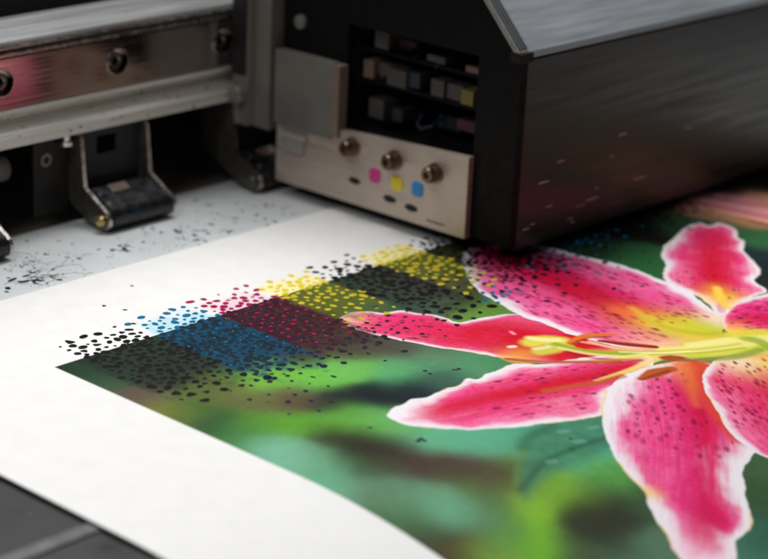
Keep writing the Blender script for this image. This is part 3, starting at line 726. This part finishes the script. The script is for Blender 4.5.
for y, z, m_, lab in ((412.6, 15.2, 'magenta', 'magenta colour mark'), (403.6, 14.8, 'yellow', 'yellow colour mark'), (395.3, 15.0, 'cyan', 'cyan colour mark')):
    bm = new(); lathe(bm, (457.6, y, z), (-1, 0, 0), [(0, 2.25), (.2, 2.25), (.3, 2.1), (.3, 0)], 40)
    for v in bm.verts:                                  # round the discs towards soft-cornered squares
        dy, dz = v.co.y-y, v.co.z-z; q = math.hypot(dy, dz)
        if q > 1e-5: k_ = 1/((abs(dy/q)**4+abs(dz/q)**4)**.25); v.co.y = y+dy*k_; v.co.z = z+dz*k_
    link('colour_mark', bm, M[m_], hp, CO, smooth=True, label=lab)
for y, z, w in ((406.2, 9.3, 2.6), (397.4, 8.6, 2.6), (421, 11.5, 2.4)):
    bm = new(); lathe(bm, (457.55, y, z), (-1, 0, 0), [(0, w), (.25, w*.92), (.25, 0)], 24)
    for v in bm.verts: v.co.z = z+(v.co.z-z)*.42
    link('slot', bm, M['armd'], hp, CO, smooth=True)
bm = new(); box(bm, (457.45, 384.2, 6.3), (457.7, 391, 6.6)); link('scratch', bm, M['dark'], hp, CO)
# left bearing plate and its details
bm = new(); box(bm, (456.2, 430.9, 22.9), (459.88, 455.4, 46.5)); gp = link('bearing_plate', bm, M['gplate'], car, CO, bevel=1.2, seg=3)
bm = new(); box(bm, (456.0, 427.6, 24), (459.87, 430.7, 46.3)); link('bearing_edge', bm, M['brownstrip'], car, CO, bevel=.4)
bm = new(); box(bm, (455.6, 441, 19.3), (457.5, 452.5, 20.9)); box(bm, (456.3, 442.5, 14.8), (457.5, 451, 19.2)); link('latch', bm, M['pale'], car, CO, bevel=.4)
bm = new(); lathe(bm, (459.9, 448, 56), (-1, 0, 0), [(0, 2.2), (1.2, 2.2), (1.4, 1.6), (1.4, 0)], 24); link('cap_screw', bm, M['gplate'], car, CO, smooth=True)
bm = new(); box(bm, (455.5, 457, 20), (466, 463.5, 130)); link('bearing_bar', bm, M['gplate'], car, CO, bevel=.8)
bm = new(); box(bm, (452.5, 463.6, 20.5), (466, 470.6, 130)); link('bearing_bar', bm, M['gplate'], car, CO, bevel=.8)
bm = new(); prism(bm, arc(466, 66, 9, 0, math.pi, 10)+[(457.5, 36), (470.7, 36)], 440, 455); link('rail_wiper', bm, M['black'], car, CO, bevel=.8) if False else bm.free()
bm = new(); lathe(bm, (449, 466.6, 30.5), (1, 0, 0), [(0, 0), (0, 2.6), (.5, 3.0), (9, 3.0)], 28); link('guide_rod', bm, M['gplate'], car, CO, smooth=True)
bm = new(); box(bm, (452.0, 464.5, 36.5), (458.4, 470.7, 130)); link('rail_wiper', bm, M['black'], car, CO, bevel=2.5, seg=4)
# sloping lid and its ribbed edge trim
bm = new(); prism(bm, [(360.9, 61.0), (361.6, 62.6), (396, 99), (455, 99), (455, 96), (398, 96), (364.5, 61.0)], 463.6, 820); link('lid', bm, M['lid'], car, CO, bevel=.5, seg=3)
bm = new(); prism(bm, [(361.3, 62.9), (395, 98.6), (395, 96.4), (363.3, 62.9)], 458.9, 463.4); tr = link('lid_trim', bm, M['trim'], car, CO, bevel=.3)
bm = new()
for k in range(3): prism(bm, [(361.6, 63.6), (394.8, 98.8), (394.8, 99.25), (361.6, 64.1)], 459.6+k*1.3, 460.2+k*1.3)
link('trim_rib', bm, M['strip'], tr, CO)
bm = new(); box(bm, (458.7, 360.5, 59.9), (464.6, 364.2, 62.7)); link('trim_end', bm, M['dark'], car, CO, bevel=.5)
bm = new(); box(bm, (462.0, 362, 4.2), (476, 372, 5.2)); link('bottom_foot', bm, M['brownstrip'], car, CO, bevel=.3)
# scuffs on the side panel
bm = new(); r = np.random.default_rng(12)
for (x, z) in [(466, 9), (469, 10), (487, 8), (491, 11), (496, 12), (500, 15), (506, 24), (480, 27), (510, 30), (530, 38), (472, 22), (520, 14), (489, 6.5), (545, 26), (476, 14)]:
    l_ = r.uniform(1.5, 6); h_ = r.uniform(.15, .34)
    box(bm, (x, 360.93, z), (x+l_, 361.02, z+h_))
link('scuff', bm, M['scuff'], side, CO)

# ------------------------------------------------------------------ lights
def area(name, loc, target, sx, sy, power, rgb=(1, 1, 1)):
    l = bpy.data.lights.new(name, 'AREA'); l.shape = 'RECTANGLE'; l.size = sx; l.size_y = sy; l.energy = power; l.color = rgb
    o = bpy.data.objects.new(name, l); o.location = loc
    o.rotation_euler = (Vector(target)-Vector(loc)).to_track_quat('-Z', 'Y').to_euler(); col.objects.link(o); return o
area('overhead_softbox', (.53, .62, .78), (.38, .36, 0), .55, .45, 8.6, (1, .99, .975))
area('left_softbox', (.12, .36, .34), (.36, .45, .02), .16, .16, .34, (1, .98, .96))

w = bpy.data.worlds.new('World'); scene.world = w; w.use_nodes = True
w.node_tree.nodes['Background'].inputs[0].default_value = (.9, .95, 1, 1); w.node_tree.nodes['Background'].inputs[1].default_value = .05

# ------------------------------------------------------------------ camera
cd = bpy.data.cameras.new('camera'); cam = bpy.data.objects.new('camera', cd); col.objects.link(cam); scene.camera = cam
mt = Matrix.Identity(4)
for i, v in enumerate((RT, UP, -FW)):
    for j in range(3): mt[j][i] = v[j]
mt.translation = (0, 0, CAM_H); cam.matrix_world = mt
cd.sensor_width = 36; cd.lens = F_PX/768*36; cd.clip_start = .01; cd.clip_end = 20
cd.dof.use_dof = True; cd.dof.focus_distance = .55; cd.dof.aperture_fstop = 12.5

scene.view_settings.view_transform = 'Standard'; scene.view_settings.look = 'None'
scene.view_settings.exposure = 0; scene.view_settings.gamma = 1
scene.render.engine = 'CYCLES'; scene.render.resolution_x = 1024; scene.render.resolution_y = 745
